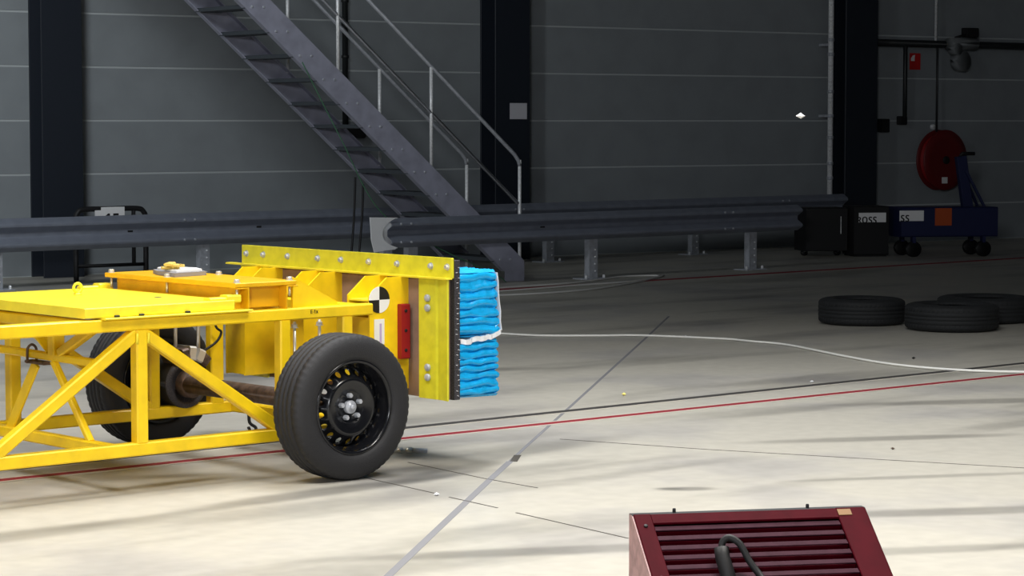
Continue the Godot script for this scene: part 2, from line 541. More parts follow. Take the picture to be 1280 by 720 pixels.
func add_wheel(parent: Node, at: Vector3, outward: float, shown: bool) -> void:
	var w := put_mesh("wheel_tyre", make_tyre(0.318, 0.1, 0.2, false), M["black rubber"], parent)
	w.position = at
	if outward < 0:
		w.rotation_degrees.y = 180
	# rim: lip, bead seat, barrel
	var st := begin(false)
	lathe(st, [Vector2(0.192, 0.088), Vector2(0.203, 0.094), Vector2(0.208, 0.09), Vector2(0.207, 0.082), Vector2(0.200, 0.074)], 72)
	lathe(st, [Vector2(0.178, -0.09), Vector2(0.176, 0.0), Vector2(0.172, 0.02), Vector2(0.176, 0.05), Vector2(0.186, 0.062), Vector2(0.190, 0.080), Vector2(0.192, 0.088)], 72)
	lathe(st, [Vector2(0.2, -0.074), Vector2(0.207, -0.09), Vector2(0.203, -0.096), Vector2(0.19, -0.09), Vector2(0.178, -0.09)], 72)
	put("wheel_rim", st, M["black enamel"], w)
	# pressed disc with a ring of holes
	st = begin(false)
	var r0 := 0.127
	var r1 := 0.174
	var holes := 18
	for i in holes:
		var a0 := TAU * i / holes
		var a1 := TAU * (i + 1) / holes
		var am := (a0 + a1) / 2
		var hr := 0.012
		var edge := []
		var ring := []
		var steps := 20
		for k in steps:
			var th := TAU * k / steps + TAU / 8.0
			var c := Vector2(cos(th), sin(th))
			var q := c / maxf(absf(c.x), absf(c.y))
			edge.append(on_dish(lerpf(r0, r1, (q.x + 1) / 2), lerpf(a0, a1, (q.y + 1) / 2)))
			var rr: float = 0.150 + c.x * hr
			ring.append(on_dish(rr, am + c.y * hr / 0.150))
		for k in steps:
			var j := (k + 1) % steps
			quad(st, ring[k], edge[k], edge[j], ring[j])
			var back := Vector3(0, 0, -0.006)
			quad(st, ring[j], ring[j] + back, ring[k] + back, ring[k])
	lathe(st, [Vector2(0.127, 0.066), Vector2(0.122, 0.071), Vector2(0.112, 0.071)], 72)
	lathe(st, [Vector2(0.112, 0.071), Vector2(0.098, 0.066), Vector2(0.076, 0.062), Vector2(0.070, 0.056), Vector2(0.064, 0.053), Vector2(0.034, 0.052), Vector2(0.033, 0.047), Vector2(0.0, 0.047)], 72)
	put("wheel_disc", st, M["black enamel"], w)
	if shown:
		st = begin(false)
		lathe(st, [Vector2(0.029, 0.045), Vector2(0.029, 0.064), Vector2(0.026, 0.067), Vector2(0.013, 0.067), Vector2(0.012, 0.078), Vector2(0.009, 0.082), Vector2(0.0, 0.082)], 32)
		put("hub_cap", st, M["galvanised"], w)
		for k in 5:
			var a := TAU * k / 5 + 0.42
			st = begin()
			disc(st, Vector3(0.051 * cos(a), 0.051 * sin(a), 0.052), 0.0115, 0.022, Vector3(0, 0, 1), 6)
			put("wheel_nut", st, M["galvanised"], w)
	else:
		st = begin(false)
		lathe(st, [Vector2(0.0, -0.07), Vector2(0.13, -0.07), Vector2(0.138, -0.062), Vector2(0.138, -0.045), Vector2(0.13, -0.04), Vector2(0.0, -0.04)], 48)
		put("brake_disc", st, M["rusty steel"], w)
		st = begin(false)
		lathe(st, [Vector2(0.0, -0.16), Vector2(0.05, -0.16), Vector2(0.058, -0.15), Vector2(0.062, -0.1), Vector2(0.085, -0.095), Vector2(0.088, -0.07)], 40)
		put("hub", st, M["matt black"], w)

# ---------------------------------------------------------------- the barrier trolley
func tube_part(t: Node, called: String, a: Vector3, b: Vector3, w := 0.055, h := 0.055, m := "yellow paint", up := Vector3.UP) -> MeshInstance3D:
	var st := begin()
	bar(st, a, b, w, h, up, 0.006)
	return put(called, st, M[m], t)

func bolt(t: Node, at: Vector3, dir: Vector3, r := 0.012, h := 0.012, m := "bright steel") -> void:
	var st := begin()
	disc(st, at, r * 1.35, 0.002, dir, 12)
	disc(st, at + dir * 0.002, r, h, dir, 6)
	put("bolt", st, M[m], t)

# a crushed block of foil: a rectangle carried up in folds
func crushed_block(y0: float, y1: float, x0: float, xa: float, xb: float, z0: float, z1: float, folds: int, seed_: int) -> SurfaceTool:
	var n := FastNoiseLite.new()
	n.seed = seed_
	n.frequency = 1.0
	n.fractal_octaves = 3
	var st := begin()
	var rows := []
	var per := 5
	var count := folds * per
	for j in count + 1:
		var t := float(j) / count
		var y := lerpf(y0, y1, t)
		var xe: float = lerpf(xa, xb, t)
		var row := []
		var ph := int(floor(j / float(per)))
		var fr: float = (j % per) / float(per)
		var zig: float = [-0.012, 0.003, 0.007, 0.006, 0.001][j % per]
		var loop := []
		for k in 14:
			loop.append([Vector2(lerpf(x0, xe, k / 14.0), z1), Vector2(0, 1)])
		for k in 24:
			loop.append([Vector2(xe, lerpf(z1, z0, k / 24.0)), Vector2(1, 0)])
		for k in 6:
			loop.append([Vector2(lerpf(xe, x0, k / 6.0), z0), Vector2(0, -1)])
		for k in 12:
			loop.append([Vector2(x0, lerpf(z0, z1, k / 12.0)), Vector2(-1, 0)])
		for e in loop:
			var p: Vector2 = e[0]
			var d: Vector2 = e[1]
			var wob := n.get_noise_3d(p.x * 5.0, ph * 7.3, p.y * 5.0)
			var out: float = zig * (0.9 + 0.7 * wob) + 0.010 * n.get_noise_3d(p.x * 7.0, ph * 3.1, p.y * 7.0)
			if d.x < 0:
				out = 0.0
			var dy: float = (0.022 * n.get_noise_3d(p.x * 5.0, ph * 1.7 + 40.0, p.y * 2.0) + 0.05 * (p.x - x0) * n.get_noise_1d(ph * 2.9)) * (1.0 if j > 0 and j < count else 0.3)
			row.append(Vector3(p.x + d.x * out * 1.3, y + dy, p.y + d.y * out))
		rows.append(row)
	var m: int = rows[0].size()
	for j in count:
		for k in m:
			var q := (k + 1) % m
			quad(st, rows[j][k], rows[j][q], rows[j + 1][q], rows[j + 1][k])
	# lids, folded across
	for lid in [0, count]:
		var nz := 40
		var sgn := 1.0 if lid > 0 else -1.0
		var y: float = y1 if lid > 0 else y0
		var xe2: float = xb if lid > 0 else xa
		for i in nz:
			var za := lerpf(z0, z1, i / float(nz))
			var zb := lerpf(z0, z1, (i + 1) / float(nz))
			var ha: float = sgn * (0.012 if i % 2 else 0.0)
			var hb: float = sgn * (0.0 if i % 2 else 0.012)
			var p := [Vector3(x0, y + ha * 0.5, za), Vector3(xe2, y + ha + 0.006 * n.get_noise_1d(i * 2.3), za), Vector3(xe2, y + hb + 0.006 * n.get_noise_1d(i * 2.3 + 2.3), zb), Vector3(x0, y + hb * 0.5, zb)]
			if sgn > 0:
				quad(st, p[3], p[2], p[1], p[0])
			else:
				quad(st, p[0], p[1], p[2], p[3])
	return st

func quartered_target(t: Node, c: Vector3, r: float) -> void:
	# a round black and white target sticker on the near side of the trolley
	for q in 4:
		var st := begin()
		var poly := PackedVector2Array([Vector2.ZERO])
		for k in 13:
			var a := PI / 2 * q + PI / 24 * k
			poly.append(Vector2(cos(a), sin(a)) * r)
		prism(st, poly, c, Vector3.RIGHT, Vector3.UP, 0.0015)
		put("target_quarter", st, M["flat black" if q % 2 == 0 else "white"], t)

func build_trolley() -> void:
	var t := thing("barrier_trolley", "yellow steel barrier trolley on car wheels carrying a crushed blue honeycomb block", "trolley", DECK, LANE_YAW)
	var Y := Vector3.UP
	var Z := Vector3.BACK
	var rear := -3.3
	# side frames
	for s in [1.0, -1.0]:
		var z: float = s * 0.5125
		tube_part(t, "bottom_rail", Vector3(rear, 0.186, z), Vector3(0.30, 0.186, z))
		tube_part(t, "top_rail", Vector3(rear, 0.710, z), Vector3(0.30, 0.710, z), 0.055, 0.052)
		for x in [-2.42, -1.64, -0.923, -0.183, 0.160]:
			if x == -1.64 or (x == 0.160 and s < 0):
				continue
			tube_part(t, "post", Vector3(x, 0.213, z), Vector3(x, 0.685, z), 0.056, 0.054, "yellow paint", Z)
		for d in [[Vector3(-1.64, 0.20, z), Vector3(-0.945, 0.668, z)], [Vector3(-0.905, 0.668, z), Vector3(-0.19, 0.20, z)], [Vector3(-1.70, 0.20, z), Vector3(-2.40, 0.668, z)], [Vector3(-2.44, 0.668, z), Vector3(-3.2, 0.20, z)]]:
			tube_part(t, "diagonal_brace", d[0], d[1], 0.05, 0.05)
	tube_part(t, "rail_sleeve", Vector3(-1.60, 0.7105, 0.5135), Vector3(-1.118, 0.7105, 0.5135), 0.058, 0.055, "yellow paint")
	# cross members
	for c in [[0.27, 0.186], [-3.25, 0.186], [-3.25, 0.71], [-1.12, 0.705], [-0.40, 0.71], [-0.16, 0.71]]:
		tube_part(t, "cross_member", Vector3(c[0], c[1], -0.49), Vector3(c[0], c[1], 0.49), 0.05, 0.05)
	# the light frame across the trolley: lower cross tube, upper tube, two struts, a clamp, a hanger under the deck
	tube_part(t, "lower_tube", Vector3(-1.04, 0.186, -0.485), Vector3(-1.04, 0.186, 0.485), 0.045, 0.05)
	tube_part(t, "upper_tube", Vector3(-1.04, 0.548, -0.485), Vector3(-1.04, 0.541, 0.40), 0.034, 0.034)
	tube_part(t, "strut", Vector3(-1.04, 0.505, -0.115), Vector3(-1.04, 0.20, -0.345), 0.014, 0.055, "yellow paint", Vector3.BACK)
	tube_part(t, "strut", Vector3(-1.04, 0.525, 0.03), Vector3(-1.04, 0.205, 0.318), 0.03, 0.03, "yellow paint", Vector3.BACK)
	tube_part(t, "clamp_plate", Vector3(-1.04, 0.512, -0.17), Vector3(-1.04, 0.512, -0.02), 0.05, 0.014, "rusty steel")
	var ub := begin(false)
	tube(ub, spline([Vector3(-1.062, 0.505, -0.15), Vector3(-1.062, 0.565, -0.15), Vector3(-1.04, 0.585, -0.15), Vector3(-1.018, 0.565, -0.15), Vector3(-1.018, 0.505, -0.15)], 4), 0.006, 8)
	put("u_bolt", ub, M["rusty steel"], t)
	tube_part(t, "hanger_post", Vector3(-1.04, 0.555, 0.05), Vector3(-1.04, 0.69, 0.05), 0.06, 0.05, "yellow paint", Z)
	tube_part(t, "hanger_brace", Vector3(-1.04, 0.565, 0.09), Vector3(-1.04, 0.69, 0.36), 0.04, 0.04)
	tube_part(t, "hanger_brace", Vector3(-1.04, 0.565, 0.0), Vector3(-1.04, 0.69, -0.20), 0.04, 0.012)

	# deck: flange sheet, lid, its clamps, eye bolt
	var st := begin()
	box(st, Vector3(-0.75, 0.741, 0.0), Vector3(0.74, 0.008, 1.14), 0.002)
	put("deck_flange", st, M["lemon paint"], t)
	st = begin()
	box(st, Vector3(-0.828, 0.7665, 0.0), Vector3(0.746, 0.042, 1.08), 0.003)
	put("deck_lid", st, M["lemon paint"], t)
	for z in [0.505, -0.505]:
		st = begin()
		box(st, Vector3(-0.50, 0.789, z), Vector3(0.15, 0.022, 0.05), 0.005)
		put("clamp_block", st, M["lemon paint"], t)
		st = begin()
		box(st, Vector3(-0.452, 0.792, z), Vector3(0.07, 0.034, 0.06), 0.006)
		put("clamp_block", st, M["lemon paint"], t)
	st = begin(false)
	var ring := []
	for k in 25:
		var a := TAU * k / 24
		ring.append(Vector3(-0.80 + 0.020 * cos(a), 0.820 + 0.020 * sin(a), -0.16))
	tube(st, ring, 0.0065, 8)
	lathe_at(st, Vector3(-0.80, 0.788, -0.16), [Vector2(0.018, 0), Vector2(0.018, 0.006), Vector2(0.008, 0.012), Vector2(0.0, 0.014)])
	put("eye_bolt", st, M["lemon paint"], t)
	for x in [-1.05, -0.93, -0.70]:
		st = begin()
		box(st, Vector3(x, 0.7495, 0.546), Vector3(0.02, 0.008, 0.012), 0.002)
		put("lid_catch", st, M["matt black"], t)
	for p in [Vector2(-1.10, -0.34), Vector2(-0.62, 0.2)]:
		st = begin(false)
		disc(st, Vector3(p.x, 0.7875, p.y), 0.016, 0.002, Y, 16)
		put("lid_plug", st, M["grey plate edge"], t)

	# raised transverse box with a bolted lid
	st = begin()
	box(st, Vector3(-0.285, 0.79, 0.015), Vector3(0.25, 0.096, 0.93), 0.004)
	put("ballast_box", st, M["amber paint"], t)
	st = begin()
	box(st, Vector3(-0.285, 0.848, 0.02), Vector3(0.325, 0.02, 1.03), 0.003)
	put("ballast_lid", st, M["amber paint"], t)
	for p in [Vector2(-0.425, 0.515), Vector2(-0.145, 0.515), Vector2(-0.425, -0.475), Vector2(-0.145, -0.475), Vector2(-0.145, -0.02), Vector2(-0.425, -0.02)]:
		bolt(t, Vector3(p.x, 0.858, p.y), Y, 0.013, 0.014)
		st = begin(false)
		tube(st, [Vector3(p.x, 0.838, p.y), Vector3(p.x, 0.79, p.y)], 0.006, 8)
		put("bolt_shank", st, M["bright steel"], t)
	for x in [-0.405, -0.145]:
		st = begin()
		box(st, Vector3(x, 0.834, 0.505), Vector3(0.06, 0.006, 0.06), 0.002)
		box(st, Vector3(x + (0.028 if x < -0.3 else -0.028), 0.785, 0.505), Vector3(0.006, 0.10, 0.06), 0.002)
		put("corner_bracket", st, M["amber paint"], t)
	# sloping side gusset on each rail
	for z in [0.49, -0.50]:
		st = begin()
		prism(st, PackedVector2Array([Vector2(-0.118, 0.736), Vector2(0.13, 0.736), Vector2(0.13, 0.75), Vector2(-0.118, 0.872)]), Vector3(0, 0, z), Vector3.RIGHT, Y, 0.012)
		put("side_gusset", st, M["yellow paint"], t)
	# upright box brackets that carry the face plate
	var rib := PackedVector2Array([Vector2(0.325, 0.33), Vector2(0.553, 0.33), Vector2(0.553, 0.844), Vector2(0.427, 0.844), Vector2(0.325, 0.762)])
	for zs in [[0.474, 0.32], [-0.02, -0.16], [-0.49, -0.64]]:
		for z in zs:
			st = begin()
			prism(st, rib, Vector3(0, 0, z), Vector3.RIGHT, Y, 0.010)
			put("bracket_rib", st, M["yellow paint"], t)
		var mid: float = (zs[0] + zs[1]) / 2 + 0.005
		st = begin()
		box(st, Vector3(0.331, 0.50, mid), Vector3(0.008, 0.33, zs[0] - zs[1] - 0.012), 0.001)
		put("bracket_plate", st, M["yellow paint"], t)
		st = begin()
		box(st, Vector3(0.44, 0.742, mid), Vector3(0.22, 0.008, zs[0] - zs[1] - 0.012), 0.001)
		put("bracket_shelf", st, M["lemon paint"], t)
	tube_part(t, "bracket_tie", Vector3(0.28, 0.705, -0.62), Vector3(0.28, 0.705, 0.485), 0.05, 0.05)
	# threaded rods beside the posts
	for p in [Vector2(-0.10, 0.49), Vector2(0.06, 0.46)]:
		st = begin(false)
		tube(st, [Vector3(p.x, 0.36, p.y), Vector3(p.x, 0.672, p.y)], 0.007, 8)
		put("threaded_rod", st, M["bright steel"], t)
		bolt(t, Vector3(p.x, 0.645, p.y), Y, 0.014, 0.016)
	st = begin()
	box(st, Vector3(0.324, 0.615, -0.60), Vector3(0.012, 0.06, 0.028), 0.004)
	put("latch", st, M["matt black"], t)
	# stickers
	quartered_target(t, Vector3(0.380, 0.745, 0.4855), 0.06)
	st = begin()
	box(st, Vector3(0.380, 0.600, 0.4855), Vector3(0.058, 0.115, 0.002), 0.0)
	var sk := put("sticker", st, M["white"], t)
	sk.set_meta("label", "white sticker with a purple bar")
	st = begin()
	box(st, Vector3(0.387, 0.592, 0.487), Vector3(0.012, 0.09, 0.001), 0.0)
	put("sticker_bar", st, mat("pale purple", Color8(190, 170, 210), 0.5), sk)
	st = begin()
	box(st, Vector3(0.512, 0.596, 0.499), Vector3(0.05, 0.25, 0.03), 0.004)
	var rb := put("side_buffer", st, M["red rubber"], t)
	rb.set_meta("label", "red rubber strip")
	for y in [0.69, 0.60, 0.51]:
		st = begin()
		disc(st, Vector3(0.512, y, 0.514), 0.008, 0.005, Z)
		put("bolt", st, M["matt black"], rb)
	lettering("stencil", "E-1x", 0.016, M["flat black"], t, Vector3(-0.03, 0.716, 0.5412), 0.0, false)

	# face plate and its frame
	st = begin()
	box(st, Vector3(0.560, 0.615, 0.0), Vector3(0.014, 0.63, 1.52), 0.002)
	put("backing_board", st, M["backing board"], t)
	st = begin()
	box(st, Vector3(0.583, 0.615, 0.0), Vector3(0.032, 0.63, 1.582), 0.003)
	put("mounting_plate", st, M["grey plate edge"], t)
	st = begin()
	box(st, Vector3(0.548, 0.895, 0.0), Vector3(0.016, 0.092, 1.60), 0.003)
	put("top_flange", st, M["faded lemon paint"], t)
	st = begin()
	box(st, Vector3(0.528, 0.848, -0.05), Vector3(0.036, 0.008, 1.70), 0.002)
	put("top_flange_lip", st, M["lemon paint"], t)
	for z in [0.775, 0.66, 0.42, 0.21, 0.0, -0.18, -0.42, -0.62, -0.76]:
		bolt(t, Vector3(0.540, 0.90, z), Vector3.LEFT, 0.012, 0.012, "bright steel" if int(z * 100) % 2 else "galvanised")
	for s in [1.0, -1.0]:
		st = begin()
		var prof := PackedVector2Array([Vector2(0.545, 0.582), Vector2(0.545, 0.70), Vector2(0.552, 0.712), Vector2(0.535, 0.79), Vector2(0.525, 0.79), Vector2(0.538, 0.712), Vector2(0.533, 0.70), Vector2(0.533, 0.582)])
		var pr := PackedVector2Array()
		for p in prof:
			pr.append(Vector2(p.x, -p.y * s))
		prism(st, pr, Vector3(0, 0.298, 0), Vector3.RIGHT, Vector3.FORWARD, 0.546)
		put("side_flange", st, M["faded lemon paint"], t)
		for y in [0.755, 0.71, 0.44, 0.395]:
			st = begin(false)
			disc(st, Vector3(0.532, y, s * 0.648), 0.017, 0.012, Vector3.LEFT, 16)
			put("flange_bolt", st, M["galvanised"], t)

	# crushed honeycomb: two rows of three blocks, torn sheet between and over them
	var cols := [[0.268, 0.785], [-0.262, 0.262], [-0.785, -0.268]]
	for i in 3:
		var c: Array = cols[i]
		put("honeycomb_block", crushed_block(0.585, 0.868, 0.60, 0.838, 0.815, c[0], c[1], 7, 40 + i), M["crushed blue foil"], t)
		put("honeycomb_block", crushed_block(0.312, 0.552, 0.60, 0.832, 0.828, c[0], c[1], 7, 50 + i), M["crushed blue foil"], t)
	var nz := FastNoiseLite.new()
	nz.seed = 77
	nz.frequency = 6.0
	st = begin()
	var grid := []
	for i in 17:
		var line := []
		for j in 33:
			var x := lerpf(0.602, 0.845, i / 16.0)
			var z := lerpf(0.794, -0.79, j / 32.0)
			line.append(Vector3(x, lerpf(0.553, 0.586, i / 16.0) + 0.016 * nz.get_noise_2d(x * 2.0, z), z + (0.02 * nz.get_noise_2d(x * 4.0, 9.0) if j == 0 else 0.0)))
		grid.append(line)
	for i in 16:
		for j in 32:
			var up := Vector3(0, 0.011, 0)
			quad(st, grid[i][j] + up, grid[i + 1][j] + up, grid[i + 1][j + 1] + up, grid[i][j + 1] + up)
			quad(st, grid[i][j + 1] - up, grid[i + 1][j + 1] - up, grid[i + 1][j] - up, grid[i][j] - up)
		quad(st, grid[i][0] - up_(0.011), grid[i + 1][0] - up_(0.011), grid[i + 1][0] + up_(0.011), grid[i][0] + up_(0.011))
	for j in 32:
		quad(st, grid[16][j] - up_(0.011), grid[16][j + 1] - up_(0.011), grid[16][j + 1] + up_(0.011), grid[16][j] + up_(0.011))
	put("torn_sheet", st, M["torn white sheet"], t)
	st = begin()
	for row in [[0.60, 0.866, 0.842, 0.820]]:
		for j in 20:
			for k in 6:
				var ps := []
				for q in [[j, k], [j + 1, k], [j + 1, k + 1], [j, k + 1]]:
					var z := lerpf(0.792, -0.79, q[0] / 20.0)
					var f: float = q[1] / 6.0
					ps.append(Vector3(lerpf(row[2], row[3], f) + 0.006 + 0.010 * nz.get_noise_2d(z * 2.0, f * 1.5 + row[0]), lerpf(row[0], row[1], f), z))
				var th := Vector3(0.002, 0, 0)
				quad(st, ps[0] + th, ps[1] + th, ps[2] + th, ps[3] + th)
				quad(st, ps[3] - th, ps[2] - th, ps[1] - th, ps[0] - th)
				if j == 0:
					quad(st, ps[0] - th, ps[0] + th, ps[3] + th, ps[3] - th)
	put("face_sheet", st, M["torn white sheet"], t)
	# ragged mesh along the plate's near edge
	st = begin()
	var rng := RandomNumberGenerator.new()
	rng.seed = 5
	for k in 26:
		var y := 0.32 + 0.6 * k / 26.0
		var x := 0.572 + rng.randf() * 0.02
		bar(st, Vector3(x, y, 0.79), Vector3(x + 0.008, y + 0.002 - 0.006 * rng.randf(), 0.794), 0.003, 0.002, Y, 0.0005)
	put("mesh_tufts", st, M["torn white sheet"], t).set_meta("kind", "stuff")

	# axle, wheels, brake
	st = begin(false)
	tube(st, [Vector3(-0.04, 0.318, -0.62), Vector3(-0.04, 0.318, 0.66)], 0.042, 20)
	put("axle", st, M["rusty steel"], t)
	add_wheel(t, Vector3(-0.04, 0.318, 0.75), 1.0, true)
	add_wheel(t, Vector3(-0.04, 0.318, -0.75), -1.0, false)
	add_wheel(t, Vector3(-2.75, 0.318, 0.75), 1.0, true)
	add_wheel(t, Vector3(-2.75, 0.318, -0.75), -1.0, false)
	st = begin(false)
	tube(st, [Vector3(-2.75, 0.318, -0.62), Vector3(-2.75, 0.318, 0.66)], 0.042, 20)
	put("axle", st, M["rusty steel"], t)
	st = begin(false)
	tube(st, [Vector3(-0.02, 0.318, -0.64), Vector3(-0.02, 0.318, -0.47)], 0.118, 36)
	put("brake_drum", st, M["matt black"], t)
	st = begin(false)
	lathe_z(st, Vector3(-0.02, 0.318, -0.47), [Vector2(0.118, 0.0), Vector2(0.108, 0.012), Vector2(0.088, 0.014), Vector2(0.084, 0.004), Vector2(0.0, 0.004)])
	put("drum_cover", st, M["grey plate edge"], t)
	st = begin(false)
	lathe_z(st, Vector3(-0.02, 0.318, -0.466), [Vector2(0.066, 0.0), Vector2(0.066, 0.05), Vector2(0.058, 0.056), Vector2(0.048, 0.056), Vector2(0.042, 0.10)])
	put("hub_carrier", st, M["rusty steel"], t)
	for k in 5:
		var a := PI * 0.5 + (k - 2.4) * 0.30
		var c := Vector3(-0.02 + 0.142 * cos(a), 0.318 + 0.142 * sin(a), -0.50)
		st = begin()
		bar(st, c - Vector3(sin(a), -cos(a), 0) * 0.016, c + Vector3(sin(a), -cos(a), 0) * 0.02, 0.12 + 0.02 * (k % 2), 0.055 + 0.008 * (k % 3), Vector3(cos(a), sin(a), 0), 0.008)
		put("brake_caliper", st, M["bright steel" if k in [1, 2] else "rusty steel"], t)
	for x in [-0.04, 0.09]:
		st = begin(false)
		tube(st, [Vector3(x, 0.44, -0.53), Vector3(x, 0.70, -0.53)], 0.009, 8)
		put("brake_rod", st, M["bright steel"], t)
	tube_part(t, "axle_post", Vector3(0.17, 0.21, -0.51), Vector3(0.17, 0.69, -0.51), 0.075, 0.05, "yellow paint", Z)
	st = begin(false)
	tube(st, spline([Vector3(0.12, 0.66, -0.46), Vector3(0.13, 0.58, -0.44), Vector3(0.16, 0.55, -0.44), Vector3(0.13, 0.50, -0.45), Vector3(0.05, 0.45, -0.48)], 6), 0.006, 8)
	put("brake_hose", st, M["matt black"], t)
	st = begin(false)
	tube(st, spline([Vector3(0.22, 0.20, -0.30), Vector3(0.22, 0.13, -0.30), Vector3(0.25, 0.10, -0.29), Vector3(0.22, 0.07, -0.28), Vector3(0.20, 0.11, -0.28)], 6), 0.008, 8)
	put("tow_hook", st, M["matt black"], t)
	# weld beads at the apex of the near frame
	for x in [-0.951, -0.895]:
		st = begin(false)
		tube(st, [Vector3(x, 0.628, 0.541), Vector3(x, 0.648, 0.542), Vector3(x, 0.672, 0.541)], 0.006, 6)
		put("weld_bead", st, M["lemon paint"], t)

	# what lies on the ballast lid
	var pad := thing("paper_bundle", "crumpled grey and white paper pad lying on the raised yellow lid", "paper", DECK + Basis(Vector3.UP, deg_to_rad(LANE_YAW)) * Vector3(-0.31, 0.859, -0.14), LANE_YAW)
	st = begin()
	slab(st, PackedVector2Array([Vector2(-0.10, 0.16), Vector2(0.09, 0.13), Vector2(0.135, 0.02), Vector2(0.11, -0.16), Vector2(-0.01, -0.15), Vector2(-0.06, -0.04)]), 0.0, 0.018)
	put("cover", st, mat("grey paper", Color8(140, 140, 146), 0.7), pad)
	st = begin()
	slab(st, PackedVector2Array([Vector2(-0.07, 0.13), Vector2(0.08, 0.11), Vector2(0.12, 0.01), Vector2(0.09, -0.14), Vector2(0.0, -0.13), Vector2(-0.04, -0.03)]), 0.0185, 0.028)
	put("sheet", st, M["white"], pad)
	var rag := begin()
	for k in 5:
		var a := k * 1.3
		bar(rag, Vector3(0.02 * cos(a) - 0.03, 0.03 + 0.006 * k, 0.02 * sin(a) + 0.06), Vector3(-0.03 - 0.05 * cos(a + 0.6), 0.034 + 0.004 * k, 0.06 - 0.05 * sin(a + 0.6)), 0.035, 0.012, Y, 0.004)
	var rg := put("strap", rag, mat("straw strap", Color8(214, 186, 96), 0.7))
	rg.position = DECK + Basis(Vector3.UP, deg_to_rad(LANE_YAW)) * Vector3(-0.31, 0.859, -0.16)
	rg.rotation_degrees.y = LANE_YAW
	tag(rg, "small straw coloured strap heaped on the grey paper pad", "strap")

func up_(h: float) -> Vector3:
	return Vector3(0, h, 0)

func slab(st: SurfaceTool, poly: PackedVector2Array, y0: float, y1: float) -> void:
	var p := PackedVector2Array()
	for q in poly:
		p.append(Vector2(q.x, -q.y))
	prism(st, p, Vector3(0, y0, 0), Vector3.RIGHT, Vector3.FORWARD, y1 - y0)

func lathe_at(st: SurfaceTool, c: Vector3, prof: Array) -> void:
	revolve(st, c, prof, true)

func lathe_z(st: SurfaceTool, c: Vector3, prof: Array) -> void:
	revolve(st, c, prof, false)

func revolve(st: SurfaceTool, c: Vector3, prof: Array, upright: bool, n := 32) -> void:
	for i in prof.size() - 1:
		for k in n:
			var ps := []
			for q in [[i, k], [i + 1, k], [i + 1, k + 1], [i, k + 1]]:
				var a: float = TAU * (q[1] % n) / n
				var r: float = prof[q[0]].x
				var h: float = prof[q[0]].y
				ps.append(c + (Vector3(r * cos(a), h, -r * sin(a)) if upright else Vector3(r * cos(a), r * sin(a), h)))
			quad(st, ps[0], ps[3], ps[2], ps[1])

# ---------------------------------------------------------------- stairs
func build_stairs() -> void:
	var t := thing("staircase", "grey galvanised steel stairs rising leftward behind the near guardrail, with tubular handrails", "stairs", STAIR, WALL_YAW)
	var k := 0.867
	var xe := -6.6
	for z in [0.0, -0.95]:
		var st := begin()
		var o := PackedVector2Array([Vector2(-0.23, 0), Vector2(0, 0), Vector2(0, 0.195), Vector2(xe, 0.195 - k * xe), Vector2(xe, -0.095 - k * xe), Vector2(-0.23, 0.104)])
		prism(st, o, Vector3(0, 0, z - 0.004), Vector3.RIGHT, Vector3.UP, 0.008)
		var inn: float = -0.035 if z == 0.0 else 0.035
		bar(st, Vector3(0, 0.195, z + inn), Vector3(xe, 0.195 - k * xe, z + inn), 0.07, 0.009, Vector3.UP, 0.001)
		bar(st, Vector3(-0.23, 0.104, z + inn), Vector3(xe, -0.095 - k * xe, z + inn), 0.07, 0.009, Vector3.UP, 0.001)
		bar(st, Vector3(-0.004, 0.0, z + inn), Vector3(-0.004, 0.195, z + inn), 0.07, 0.009, Vector3.RIGHT, 0.001)
		put("stringer", st, M["stair steel"], t)
	var riser := 0.215
	for i in range(1, 26):
		var y := riser * i
		var x := 0.02 - (y) / k
		var st := begin()
		box(st, Vector3(x, y, -0.475), Vector3(0.25, 0.035, 0.93), 0.003)
		put("tread", st, M["dark grating"], t)
		if i < 20:
			st = begin()
			for s in [-0.06, 0.06]:
				disc(st, Vector3(x + s, y, 0.004), 0.012, 0.01, Vector3(0, 0, 1))
			put("tread_bolts", st, M["galvanised"], t).set_meta("kind", "stuff")
	for z in [-0.02, -0.93]:
		for i in 6:
			var x := -0.039 - 1.03 * i
			var st := begin(false)
			tube(st, [Vector3(x, (0.02 if i == 0 else 0.19 - k * x), z), Vector3(x, 1.145 - k * x, z)], 0.017, 10)
			put("handrail_post", st, M["bright galvanised"], t)
		var st2 := begin(false)
		tube(st2, [Vector3(xe, 1.145 - k * xe, z), Vector3(-0.10, 1.145 + k * 0.10, z), Vector3(-0.055, 1.175, z), Vector3(-0.039, 1.12, z)], 0.019, 10)
		put("handrail", st2, M["galvanised"], t)
		if z > -0.5:
			st2 = begin(false)
			tube(st2, [Vector3(xe, 0.705 - k * xe, z), Vector3(-0.06, 0.705 + k * 0.06, z)], 0.017, 10)
			put("mid_rail", st2, M["galvanised"], t)

# ---------------------------------------------------------------- the things around
func loose_tyre(at: Vector3, r: float, half: float, label: String) -> void:
	var o := put_mesh("car_tyre", make_tyre(r, half, r * 0.6, true), M["old rubber"])
	o.position = at + Vector3(0, half * 1.03, 0)
	tag(o, label, "tyre")

